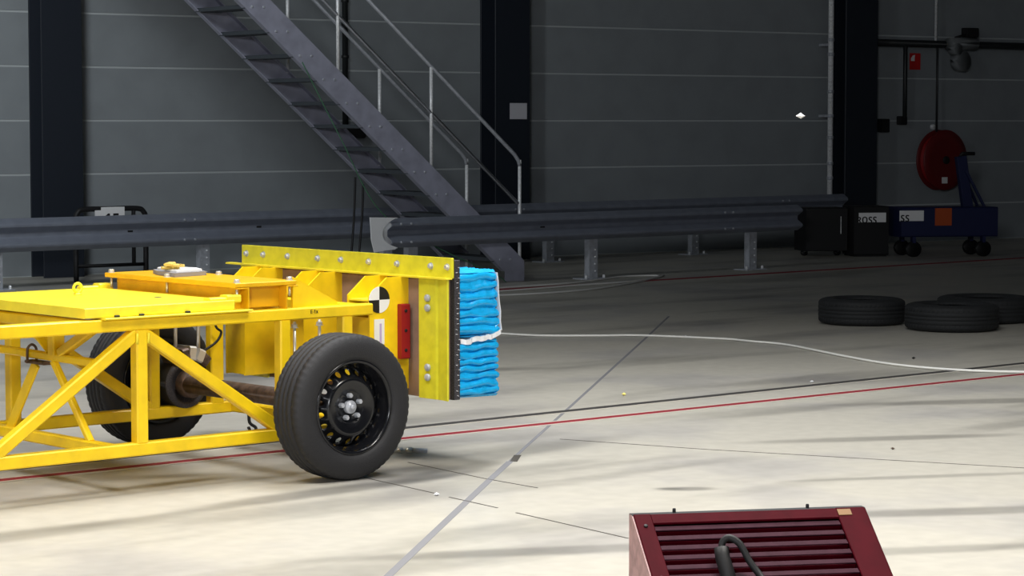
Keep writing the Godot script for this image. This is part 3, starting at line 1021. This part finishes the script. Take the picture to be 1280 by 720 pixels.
func louvred_unit() -> void:
	var t := thing("louvred_floor_unit", "dark red sloping metal floor unit with louvred front in the foreground", "floor unit", Vector3(0.335, 0.0, -6.99), 11.7)
	var w := 0.70
	var h := 0.43
	var d := 0.60
	var low := 0.05
	var sl := Vector3(0, low - h, d - 0.03).normalized()           # down the slope
	var nrm := Vector3(1, 0, 0).cross(sl).normalized() * -1.0
	if nrm.y < 0:
		nrm = -nrm
	var top := Vector3(0, h, 0.03)
	for x in [0.0, w - 0.006]:
		var st := begin()
		prism(st, PackedVector2Array([Vector2(0, 0), Vector2(0, h), Vector2(-0.03, h), Vector2(-d, low), Vector2(-d, 0)]), Vector3(x + 0.006, 0, 0), Vector3(0, 0, -1), Vector3.UP, -0.006)
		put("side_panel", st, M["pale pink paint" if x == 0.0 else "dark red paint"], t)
	var st2 := begin()
	box(st2, Vector3(w / 2, h / 2, 0.004), Vector3(w - 0.014, h, 0.008), 0.001)
	put("back_panel", st2, M["dark red paint"], t)
	st2 = begin()
	box(st2, Vector3(w / 2, h - 0.001, 0.015), Vector3(w - 0.002, 0.006, 0.034), 0.002)
	put("top_edge", st2, M["matt black"], t)
	var len := (d - 0.03) / sl.z
	# borders of the sloping front
	var strips := [["border", 0.004, 0.055, 0.0, len], ["border", w - 0.092, w - 0.004, 0.0, len]]
	for s in strips:
		st2 = begin()
		bar(st2, top + Vector3((s[1] + s[2]) / 2, 0, 0), top + Vector3((s[1] + s[2]) / 2, 0, 0) + sl * len, s[2] - s[1], 0.008, nrm, 0.002)
		put("border", st2, M["dark red paint"], t)
	st2 = begin()
	bar(st2, top + Vector3(0.055, 0, 0) + sl * 0.020, top + Vector3(w - 0.092, 0, 0) + sl * 0.020, 0.04, 0.008, nrm, 0.002)
	put("border", st2, M["dark red paint"], t)
	st2 = begin()
	bar(st2, top + Vector3(w / 2, 0, 0) - nrm * 0.045 + sl * 0.03, top + Vector3(w / 2, 0, 0) - nrm * 0.045 + sl * (len - 0.05), w - 0.05, 0.004, nrm, 0.001)
	put("inner_plate", st2, M["dark red paint"], t)
	var n := 15
	for i in n:
		var st := begin()
		var c := top + sl * (0.055 + 0.0395 * i) - nrm * 0.004
		var tilt := (sl * 0.9 + nrm * 0.15).normalized()
		var face := Vector3(1, 0, 0).cross(tilt).normalized()
		bar(st, c + Vector3(0.056, 0, 0), c + Vector3(w - 0.093, 0, 0), 0.021, 0.004, face if face.y > 0 else -face, 0.001)
		var lv := put("louvre", st, M["purple brown paint"], t)
		st = begin()
		var deep := c + sl * 0.011 - nrm * 0.014
		bar(st, deep + Vector3(0.056, 0, 0), deep + Vector3(w - 0.093, 0, 0), 0.024, 0.003, sl, 0.001)
		put("louvre_lip", st, M["dark red paint"], lv)
	for x in [0.13, 0.53]:
		st2 = begin(false)
		disc(st2, Vector3(x, h + 0.002, 0.012), 0.005, 0.012, Vector3.UP, 10)
		put("knob", st2, M["matt black"], t)
	for p in [[0.03, 0.05], [0.03, 0.26], [0.03, 0.45]]:
		st2 = begin(false)
		disc(st2, top + Vector3(p[0], 0, 0) + sl * p[1] + nrm * 0.004, 0.006, 0.004, nrm, 10)
		put("screw", st2, M["matt black"], t)
	st2 = begin()
	bar(st2, top + Vector3(w - 0.09, 0, 0) + sl * 0.02 + nrm * 0.005, top + Vector3(w - 0.05, 0, 0) + sl * 0.02 + nrm * 0.005, 0.025, 0.002, nrm, 0.0005)
	put("tape_patch", st2, M["tape"], t)
	# cable and plug lying on the louvres
	var b := Basis(Vector3.UP, deg_to_rad(11.7))
	var cb := thing("power_cable", "thick black cable looping over the louvres of the dark red unit", "cable", t.position, 11.7)
	st2 = begin(false)
	var q := top + sl * 0.19 + nrm * 0.012
	tube(st2, spline([q + Vector3(0.215, 0, 0) + sl * 0.10, q + Vector3(0.213, 0, 0) + nrm * 0.03, q + Vector3(0.232, 0, 0) - sl * 0.02 + nrm * 0.05, q + Vector3(0.262, 0, 0) + sl * 0.0 + nrm * 0.045, q + Vector3(0.285, 0, 0) + sl * 0.05 + nrm * 0.02, q + Vector3(0.31, 0, 0) + sl * 0.10 + nrm * 0.004, q + Vector3(0.33, 0, 0) + sl * 0.2, q + Vector3(0.35, 0, 0) + sl * 0.40, Vector3(0.37, 0.06, 0.66), Vector3(0.40, 0.012, 0.80), Vector3(0.62, 0.012, 1.3)], 8), 0.010, 10)
	put("flex", st2, M["matt black"], cb)
	st2 = begin(false)
	tube(st2, [q + Vector3(0.215, 0, 0) + sl * 0.16, q + Vector3(0.214, 0, 0) + sl * 0.02 + nrm * 0.012, q + Vector3(0.214, 0, 0) + nrm * 0.026 - sl * 0.005], 0.021, 14)
	put("plug", st2, M["matt black"], cb)

func floor_cable(called: String, pts: Array, r: float, m: String, label: String, group := "") -> void:
	var p := []
	for q in pts:
		p.append(lane(q[0], r + 0.002 + (q[2] if q.size() > 2 else 0.0), q[1]))
	var st := begin(false)
	tube(st, spline(p, 8), r, 8)
	tag(put(called, st, M[m]), label, "cable", group)

func bit(at: Vector3, size: float, m: String, label: String, seed_: int, called := "debris_fragment", category := "debris") -> void:
	var rng := RandomNumberGenerator.new()
	rng.seed = seed_
	var st := begin()
	var pts := []
	for k in 6:
		pts.append(Vector3([1, -1, 0, 0, 0, 0][k], [0, 0, 0.55, -0.5, 0, 0][k], [0, 0, 0, 0, 1, -1][k]) * size * rng.randf_range(0.65, 1.0))
	for f in [[0, 2, 4], [4, 2, 1], [1, 2, 5], [5, 2, 0], [4, 3, 0], [1, 3, 4], [5, 3, 1], [0, 3, 5]]:
		tri(st, pts[f[0]], pts[f[2]], pts[f[1]])
	var o := put(called, st, M[m])
	o.position = at
	o.rotation.y = rng.randf() * 6.0
	tag(o, label, category)

func _ready() -> void:
	# camera, surroundings, lights, exposure
	var cam := Camera3D.new()
	cam.name = "camera"
	cam.position = Vector3(0, 1.55, 0)
	cam.rotation_degrees.x = -3.8635
	cam.fov = 13.3333
	cam.near = 0.05
	cam.far = 120.0
	add_child(cam)
	cam.current = true
	var we := WorldEnvironment.new()
	we.name = "surroundings"
	var env := Environment.new()
	env.background_mode = Environment.BG_COLOR
	env.background_color = Color.BLACK
	env.tonemap_mode = Environment.TONE_MAPPER_LINEAR
	env.tonemap_exposure = 1.0
	env.sdfgi_enabled = true
	env.ssao_enabled = true
	env.ssil_enabled = true
	we.environment = env
	add_child(we)
	make_materials()
	lamp_bank("white lamp bank at the left, tilted at the wall beside the stairs", Vector3(-4.5, 6.0, -15.0), Vector3(-12.0, 2.0, -21.0), Vector2(2.4, 1.6), 46.0, Color(0.95, 0.98, 1.0), 0.0)
	lamp_bank("white lamp bank on the right of the two over the trolley's near side", Vector3(1.9, 5.6, -8.0), Vector3(1.9, 0.0, -8.0), Vector2(2.6, 1.8), 44.0, Color(1.0, 0.985, 0.96), 0.65)
	lamp_bank("white lamp bank on the left of the two over the trolley's near side", Vector3(-3.0, 5.6, -8.6), Vector3(-3.0, 0.0, -8.6), Vector2(2.6, 1.8), 27.0, Color(1.0, 0.985, 0.97), 0.65)
	lamp_bank("white lamp bank hanging level over the middle of the lane", Vector3(0.4, 7.0, -12.6), Vector3(0.4, 0.0, -12.6), Vector2(3.2, 2.4), 46.0, Color(0.98, 0.99, 1.0), 1.8)
	lamp_bank("white lamp bank far behind the camera, turned level down the hall", Vector3(-2.0, 4.0, 5.5), Vector3(-4.6, 1.6, -20.0), Vector2(2.4, 1.2), 80.0, Color(0.97, 0.98, 1.0), 0.0)

	build_room()
	var c1 := column(-6.365, -5.93, "dark steel column at the left, behind the frame with number 15")
	var c2 := column(-0.896, -0.423, "dark steel column behind the handrail's foot, with a white notice on it")
	var c3 := column(4.41, 4.95, "dark steel column beside the shiny downpipe at the right")
	build_stairs()
	build_trolley()

	# guardrails
	var fr := guardrail("near guardrail with a bright fishtail end, in front of the stairs' foot", lane_rail(), -2.62, 2.98, 0.532, 0.272, [-2.3, 0.0, 2.307])
	var st := begin()
	var tail := PackedVector2Array([Vector2(-0.29, 0.155), Vector2(0.02, 0.145), Vector2(-0.07, 0.105), Vector2(-0.135, 0.05), Vector2(-0.145, 0.0), Vector2(-0.13, -0.05), Vector2(-0.06, -0.10), Vector2(0.03, -0.13), Vector2(0.0, -0.145), Vector2(-0.10, -0.15), Vector2(-0.24, -0.165), Vector2(-0.275, -0.05), Vector2(-0.28, 0.05)])
	prism(st, tail, Vector3(-2.60, 0.532, 0.135), Vector3.RIGHT, Vector3.UP, 0.008)
	prism(st, PackedVector2Array([Vector2(-0.15, 0.145), Vector2(0.1, 0.14), Vector2(0.1, -0.14), Vector2(-0.15, -0.145)]), Vector3(-2.60, 0.532, 0.05), Vector3.RIGHT, Vector3.UP, 0.006)
	put("end_wing", st, mat("new zinc", Color8(244, 246, 248), 0.4, 0.0), fr)
	var rr := guardrail("far guardrail running along the wall behind the stairs", Vector3(0.175, 0.0, -27.0), -9.0, 5.2, 0.505, 0.31, [-8.9, -6.6, -4.3, -2.0, 0.3, 2.6])

	for p in [[-5.172, 0.505], [-3.663, 0.505]]:
		st = begin()
		box(st, Vector3(p[0], p[1], 0.0585), Vector3(0.055, 0.016, 0.006), 0.001)
		put("slot", st, M["flat black"], rr)
	st = begin()
	box(st, Vector3(-0.70, 0.535, 0.0585), Vector3(0.055, 0.014, 0.006), 0.001)
	put("slot", st, M["flat black"], fr)

	# on the columns and the wall
	st = begin()
	box(st, Vector3.ZERO, Vector3(0.235, 0.18, 0.004), 0.001)
	var note := put("notice", st, mat("notice paper", Color8(205, 205, 212), 0.7))
	note.position = at_wall(-0.585, 1.667, 0.309)
	note.rotation_degrees.y = WALL_YAW
	tag(note, "pale paper notice stuck on the dark column beside the handrail", "notice")
	var dp := thing("downpipe", "shiny galvanised downpipe beside the dark column at the right", "pipe", at_wall(4.255, 0, 0.2), WALL_YAW)
	st = begin(false)
	tube(st, [Vector3(0, 0.0, 0), Vector3(0, 8.9, 0)], 0.034, 16)
	put("pipe", st, M["bright galvanised"], dp)
	for y in [0.85, 1.03, 1.35, 1.62, 1.92, 2.38, 2.56]:
		st = begin(false)
		tube(st, [Vector3(0, y - 0.02, 0), Vector3(0, y + 0.02, 0)], 0.041, 16)
		put("pipe_clip", st, M["galvanised"], dp)
	for y in [1.62, 2.5]:
		st = begin()
		box(st, Vector3(0, y, -0.1), Vector3(0.03, 0.03, 0.2), 0.002)
		put("pipe_bracket", st, M["galvanised"], dp)
	var cd := thing("wall_conduit", "dark conduit running down the wall behind the stairs to a black box", "conduit", at_wall(-2.69, 0, 0.03), WALL_YAW)
	st = begin(false)
	tube(st, [Vector3(0, 1.50, 0), Vector3(0, 8.9, 0)], 0.032, 10)
	put("pipe", st, M["dark pipe"], cd)
	for y in [2.25, 2.6, 2.85]:
		st = begin(false)
		tube(st, [Vector3(0, y - 0.015, 0), Vector3(0, y + 0.015, 0)], 0.042, 10)
		put("pipe_clip", st, M["dark pipe"], cd)
	st = begin()
	box(st, Vector3(0.07, 1.44, 0.045), Vector3(0.24, 0.14, 0.14), 0.02)
	put("switch_box", st, M["matt black"], cd)

	# right-hand bay
	var hp := thing("supply_pipe", "dark horizontal supply pipe across the wall above the red hose reel", "pipe", at_wall(0, 0, 0.1), WALL_YAW)
	st = begin(false)
	tube(st, [Vector3(4.96, 2.545, 0), Vector3(9.6, 2.545, 0)], 0.045, 12)
	put("pipe", st, M["dark pipe"], hp)
	for p in [[5.63, 1.60, 0.028], [6.20, 1.42, 0.014]]:
		st = begin(false)
		tube(st, [Vector3(p[0], 2.52, 0), Vector3(p[0], p[1], 0)], p[2], 10)
		put("drop_pipe", st, M["dark pipe"], hp)
	st = begin(false)
	tube(st, [Vector3(6.17, 2.58, 0), Vector3(6.17, 8.9, 0)], 0.018, 10)
	put("riser", st, M["bright galvanised"], hp)
	var vb := thing("valve_assembly", "grey valve with round housings on the dark supply pipe", "valve", at_wall(6.55, 2.50, 0.17), WALL_YAW)
	st = begin(false)
	tube(st, [Vector3(-0.22, 0.04, 0), Vector3(0.26, 0.06, 0)], 0.085, 20)
	put("body", st, mat("valve grey", Color8(120, 124, 126), 0.5), vb)
	st = begin(false)
	tube(st, [Vector3(-0.02, -0.17, -0.04), Vector3(-0.02, -0.17, 0.08)], 0.13, 24)
	put("gauge_housing", st, M["valve grey"], vb)
	st = begin(false)
	tube(st, [Vector3(-0.16, -0.02, 0.0), Vector3(-0.16, -0.02, 0.12)], 0.075, 20)
	put("cap", st, M["valve grey"], vb)
	st = begin()
	box(st, Vector3(0.17, 0.20, 0.0), Vector3(0.20, 0.12, 0.12), 0.01)
	put("actuator", st, M["matt black"], vb)
	st = begin(false)
	tube(st, [Vector3(-0.10, 0.13, 0.0), Vector3(0.12, 0.18, 0.0)], 0.016, 8)
	put("lever", st, M["matt black"], vb)
	var sg := thing("fire_sign", "small red square sign on the wall above the red hose reel", "sign", at_wall(5.89, 2.32, 0.012), WALL_YAW)
	st = begin()
	box(st, Vector3.ZERO, Vector3(0.19, 0.21, 0.004), 0.001)
	put("board", st, M["signal red"], sg)
	st = begin()
	prism(st, PackedVector2Array([Vector2(-0.075, 0.005), Vector2(-0.01, 0.005), Vector2(-0.01, 0.05), Vector2(0.0, 0.085), Vector2(-0.045, 0.075), Vector2(-0.075, 0.04)]), Vector3(0, 0, 0.0021), Vector3.RIGHT, Vector3.UP, 0.001)
	put("pictogram", st, M["white"], sg)
	var hr := thing("hose_reel", "round red fire hose reel on the wall at the right", "hose reel", at_wall(6.27, 1.055, 0.0), WALL_YAW)
	st = begin(false)
	revolve(st, Vector3(0, 0, 0.0), [Vector2(0.0, 0.20), Vector2(0.26, 0.20), Vector2(0.385, 0.205), Vector2(0.39, 0.195), Vector2(0.385, 0.185), Vector2(0.25, 0.18)], false, 48)
	put("front_disc", st, M["reel red"], hr)
	st = begin(false)
	revolve(st, Vector3(0, 0, 0.0), [Vector2(0.25, 0.07), Vector2(0.385, 0.075), Vector2(0.39, 0.065), Vector2(0.385, 0.055), Vector2(0.0, 0.05)], false, 48)
	put("back_disc", st, M["reel red"], hr)
	st = begin(false)
	for k in 4:
		var ring := []
		for i in 49:
			var a := TAU * i / 48
			ring.append(Vector3(0.32 * cos(a), 0.32 * sin(a), 0.085 + 0.028 * k))
		tube(st, ring, 0.016, 8)
	put("hose", st, M["hose red"], hr)
	st = begin(false)
	tube(st, [Vector3(0, 0, 0.0), Vector3(0, 0, 0.225)], 0.05, 16)
	put("axle", st, M["matt black"], hr)
	st = begin()
	box(st, Vector3(-0.02, -0.26, 0.208), Vector3(0.10, 0.08, 0.004), 0.001)
	put("label_plate", st, M["white"], hr)
	for p in [[5.31, 1.50, 0.13, 0.17, "small black switch box nearest the dark column, left of the hose reel"], [5.633, 1.565, 0.10, 0.11, "small black box at the lower end of the thick drop pipe"]]:
		st = begin()
		box(st, Vector3.ZERO, Vector3(p[2], p[3], 0.09), 0.01)
		var o := put("switch_box", st, M["matt black"])
		o.position = at_wall(p[0], p[1], 0.046)
		o.rotation_degrees.y = WALL_YAW
		tag(o, p[4], "switch box")
	st = begin(false)
	disc(st, Vector3.ZERO, 0.035, 0.04, Vector3(0, 0, 1), 16)
	var bt := put("push_button", st, M["bright galvanised"])
	bt.position = at_wall(6.22, 1.48, 0.001)
	bt.rotation_degrees.y = WALL_YAW
	tag(bt, "small shiny round button on the wall just above the hose reel", "button")

	# number frame behind the far guardrail
	var nf := thing("tubular_frame", "black tubular frame with a white number 15 plate behind the far guardrail", "frame", at_wall(-5.97, 0.0, 1.0), WALL_YAW)
	st = begin(false)
	tube(st, spline([Vector3(-0.38, 0.0, 0), Vector3(-0.38, 0.55, 0), Vector3(-0.36, 0.665, 0), Vector3(-0.28, 0.70, 0), Vector3(0.0, 0.70, 0), Vector3(0.27, 0.70, 0), Vector3(0.35, 0.665, 0), Vector3(0.37, 0.55, 0), Vector3(0.37, 0.0, 0)], 6), 0.026, 12)
	put("frame_tube", st, M["matt black"], nf)
	st = begin(false)
	tube(st, [Vector3(-0.38, 0.15, 0.0), Vector3(0.37, 0.15, 0.0)], 0.018, 10)
	put("lower_bar", st, M["matt black"], nf)
	st = begin(false)
	tube(st, [Vector3(0.24, 0.15, 0.0), Vector3(0.24, 0.69, 0.0)], 0.02, 10)
	put("upright", st, M["matt black"], nf)
	st = begin()
	box(st, Vector3(0.0, 0.62, 0.034), Vector3(0.25, 0.20, 0.006), 0.002)
	put("number_plate", st, M["white"], nf)
	st = begin()
	box(st, Vector3(-0.155, 0.63, 0.034), Vector3(0.07, 0.12, 0.012), 0.004)
	put("clip", st, M["white"], nf)
	lettering("number", "15", 0.11, M["flat black"], nf, Vector3(-0.01, 0.60, 0.0385))

	# dark boxes and the blue lifting cart at the right
	var b1 := thing("black_cabinet", "black cabinet on the floor at the right end of the near guardrail", "cabinet", Vector3(3.58, 0, -28.55), 12.0)
	st = begin()
	box(st, Vector3(0, 0.31, 0), Vector3(0.50, 0.50, 0.42), 0.01)
	put("body", st, M["matt black"], b1)
	for x in [-0.2, 0.2]:
		st = begin(false)
		tube(st, [Vector3(x, 0.035, -0.03), Vector3(x, 0.035, 0.03)], 0.035, 14)
		put("caster", st, M["flat black"], b1)
		st = begin()
		box(st, Vector3(x, 0.065, 0), Vector3(0.03, 0.04, 0.08), 0.003)
		put("caster_fork", st, M["galvanised"], b1)
	st = begin()
	box(st, Vector3(0.17, 0.36, 0.212), Vector3(0.008, 0.2, 0.006), 0.002)
	put("handle", st, M["bright galvanised"], b1)
	var b2 := thing("black_case", "black case with a white label reading ROSS", "case", Vector3(4.09, 0, -28.5), 12.0)
	st = begin()
	box(st, Vector3(0, 0.30, 0), Vector3(0.42, 0.56, 0.40), 0.01)
	put("body", st, M["matt black"], b2)
	st = begin()
	box(st, Vector3(0, 0.01, 0), Vector3(0.38, 0.02, 0.36), 0.003)
	put("skid", st, M["flat black"], b2)
	st = begin()
	box(st, Vector3(0.01, 0.45, 0.2015), Vector3(0.33, 0.11, 0.003), 0.001)
	put("label_plate", st, M["white"], b2)
	lettering("lettering", "ROSS", 0.075, M["flat black"], b2, Vector3(-0.06, 0.42, 0.2035))
	var ct := thing("lifting_cart", "dark blue lifting cart with an orange panel and a leaning mast", "cart", Vector3(4.98, 0, -28.5), 10.0)
	st = begin()
	box(st, Vector3(0, 0.40, 0), Vector3(1.16, 0.34, 0.5), 0.015)
	put("body", st, M["deep blue"], ct)
	st = begin()
	box(st, Vector3(-0.08, 0.46, 0.252), Vector3(0.20, 0.20, 0.006), 0.002)
	put("panel", st, M["orange"], ct).set_meta("label", "orange panel")
	st = begin()
	box(st, Vector3(-0.46, 0.475, 0.252), Vector3(0.29, 0.12, 0.004), 0.001)
	put("label_plate", st, M["white"], ct)
	lettering("lettering", "SS", 0.075, M["flat black"], ct, Vector3(-0.54, 0.445, 0.2545))
	for x in [-0.42, 0.42]:
		for z in [-0.2, 0.2]:
			st = begin(false)
			tube(st, [Vector3(x, 0.09, z - 0.03), Vector3(x, 0.09, z + 0.03)], 0.09, 18)
			put("wheel", st, M["flat black"], ct)
			st = begin()
			box(st, Vector3(x, 0.20, z), Vector3(0.04, 0.08, 0.08), 0.004)
			put("fork", st, M["deep blue"], ct)
	st = begin()
	bar(st, Vector3(0.30, 0.55, 0.0), Vector3(0.21, 1.15, 0.0), 0.12, 0.10, Vector3.BACK, 0.008)
	put("mast", st, M["deep blue"], ct)
	for z in [-0.12, 0.12]:
		st = begin()
		bar(st, Vector3(0.50, 0.50, z), Vector3(0.26, 0.98, z * 0.5), 0.03, 0.03, Vector3.BACK, 0.003)
		put("brace", st, M["deep blue"], ct)
	st = begin(false)
	tube(st, [Vector3(0.21, 1.15, 0.0), Vector3(0.23, 1.18, 0.0), Vector3(0.38, 1.18, 0.0)], 0.022, 10)
	put("handle", st, M["matt black"], ct)

	# loose tyres
	loose_tyre(Vector3(2.69, 0, -18.9), 0.333, 0.097, "black tyre lying flat, leftmost of the three, set apart on the floor")
	loose_tyre(Vector3(3.285, 0, -18.35), 0.35, 0.097, "black tyre with pale scuffs lying flat, nearest of the three")
	loose_tyre(Vector3(3.68, 0, -19.12), 0.37, 0.097, "black tyre lying flat behind the scuffed one, at the right edge")

	louvred_unit()

	# cables
	floor_cable("air_hose", [[4.4, -5.2], [5.15, -4.45], [5.36, -3.917], [5.7, -3.6], [5.92, -3.42], [6.153, -2.86], [6.161, -2.597], [6.139, -2.202], [5.83, -1.466], [5.651, -0.977], [5.6, -0.611], [5.66, -0.28], [5.845, 0.004], [6.2, 0.4], [7.0, 1.1], [8.2, 1.6]], 0.008, "white hose", "white hose winding across the floor from the blue block to the right edge")
	floor_cable("white_cord", [[7.6, -7.80], [8.447, -7.88], [8.89, -7.924], [9.374, -7.949], [9.9, -8.10], [10.56, -8.35], [10.9, -8.20], [10.4, -7.9], [9.963, -7.735], [9.303, -7.69], [8.595, -7.598], [8.165, -7.555], [7.4, -7.45]], 0.009, "white cord", "double white cord with a bend, beside the red strip by the near guardrail")
	floor_cable("white_cord", [[7.2, -7.15], [7.827, -7.17], [8.35, -7.11], [9.035, -7.206], [9.938, -7.60], [10.75, -8.05], [11.05, -8.28]], 0.009, "white cord", "single white cord lying nearest the camera, below the double cord")
	var bs := Basis(Vector3.UP, deg_to_rad(WALL_YAW))
	for c in [[-1.32, 0.85, "left of the two black cables hanging from the stairs' underside"], [-1.23, 0.78, "right of the two black cables hanging from the stairs' underside"]]:
		st = begin(false)
		var x: float = c[0]
		tube(st, spline([STAIR + bs * Vector3(x, c[1] + 0.16, -0.98), STAIR + bs * Vector3(x - 0.01, c[1] - 0.1, -0.98), STAIR + bs * Vector3(x - 0.05, 0.45, -0.95), STAIR + bs * Vector3(x - 0.12, 0.12, -0.9), STAIR + bs * Vector3(x - 0.2, 0.012, -0.85), STAIR + bs * Vector3(x - 0.6, 0.012, -0.8)], 8), 0.011, 8)
		tag(put("hanging_cable", st, M["matt black"]), c[2], "cable")
	st = begin(false)
	tube(st, spline([STAIR + bs * Vector3(-2.50, 2.09, 0.012), STAIR + bs * Vector3(-2.1, 1.40, 0.02), STAIR + bs * Vector3(-1.68, 0.72, 0.03), STAIR + bs * Vector3(-1.05, 0.36, 0.05), STAIR + bs * Vector3(-0.45, 0.10, 0.1), STAIR + bs * Vector3(-0.30, 0.006, 0.12)], 8), 0.005, 6)
	tag(put("green_cord", st, M["green cord"]), "thin green cord slung from the stairs down to the floor", "cord")

	# hose end on the floor by the wheel
	var he := thing("hose_coupling", "small metal hose coupling on the floor behind the near wheel", "coupling", lane(0.62, 0.0, 0.24), LANE_YAW - 43.0)
	st = begin(false)
	tube(st, [Vector3(-0.06, 0.012, 0), Vector3(0.10, 0.012, 0)], 0.007, 8)
	put("rod", st, M["bright steel"], he)
	st = begin(false)
	tube(st, [Vector3(0.05, 0.014, 0), Vector3(0.075, 0.014, 0)], 0.013, 10)
	tube(st, [Vector3(0.09, 0.014, 0), Vector3(0.12, 0.014, 0)], 0.014, 10)
	put("collar", st, M["bright steel"], he)
	st = begin(false)
	tube(st, [Vector3(0.115, 0.014, 0), Vector3(0.19, 0.012, 0.0)], 0.011, 10)
	put("hose_end", st, M["galvanised"], he)
	# bits of debris
	bit(lane(3.136, 0.011, -0.747), 0.022, "foam yellow", "pale yellow foam crumb on the floor beyond the black guide strip", 1)
	bit(lane(6.063, 0.009, -1.037), 0.018, "matt black", "tiny dark crumb on the floor below the white hose", 2)
	bit(lane(2.487, 0.006, 1.736), 0.014, "rusty steel", "small brown crumb on the floor at the right, above the louvred unit", 3)
	bit(lane(6.154, 0.006, -3.20), 0.013, "torn white sheet", "tiny white crumb just beyond the white hose", 4)
	bit(lane(4.481, 0.006, -0.524), 0.015, "torn white sheet", "tiny white crumb between the two guide strips at the right", 5)
	bit(lane(-0.05, 0.006, 1.40), 0.016, "torn white sheet", "small white scrap on the floor right of the near wheel's foot", 6)
	bit(Vector3(1.286, 1.575, -11.0), 0.027, "white", "small white fragment flying through the air before the dark wall", 7)
	for o in [c1, c2, c3]:
		o.set_meta("group", "steel columns along the back wall")

func lane_rail() -> Vector3:
	return Vector3(0.812, 0.0, -24.239) - Basis(Vector3.UP, deg_to_rad(LANE_YAW)) * Vector3(0, 0, 0.05)
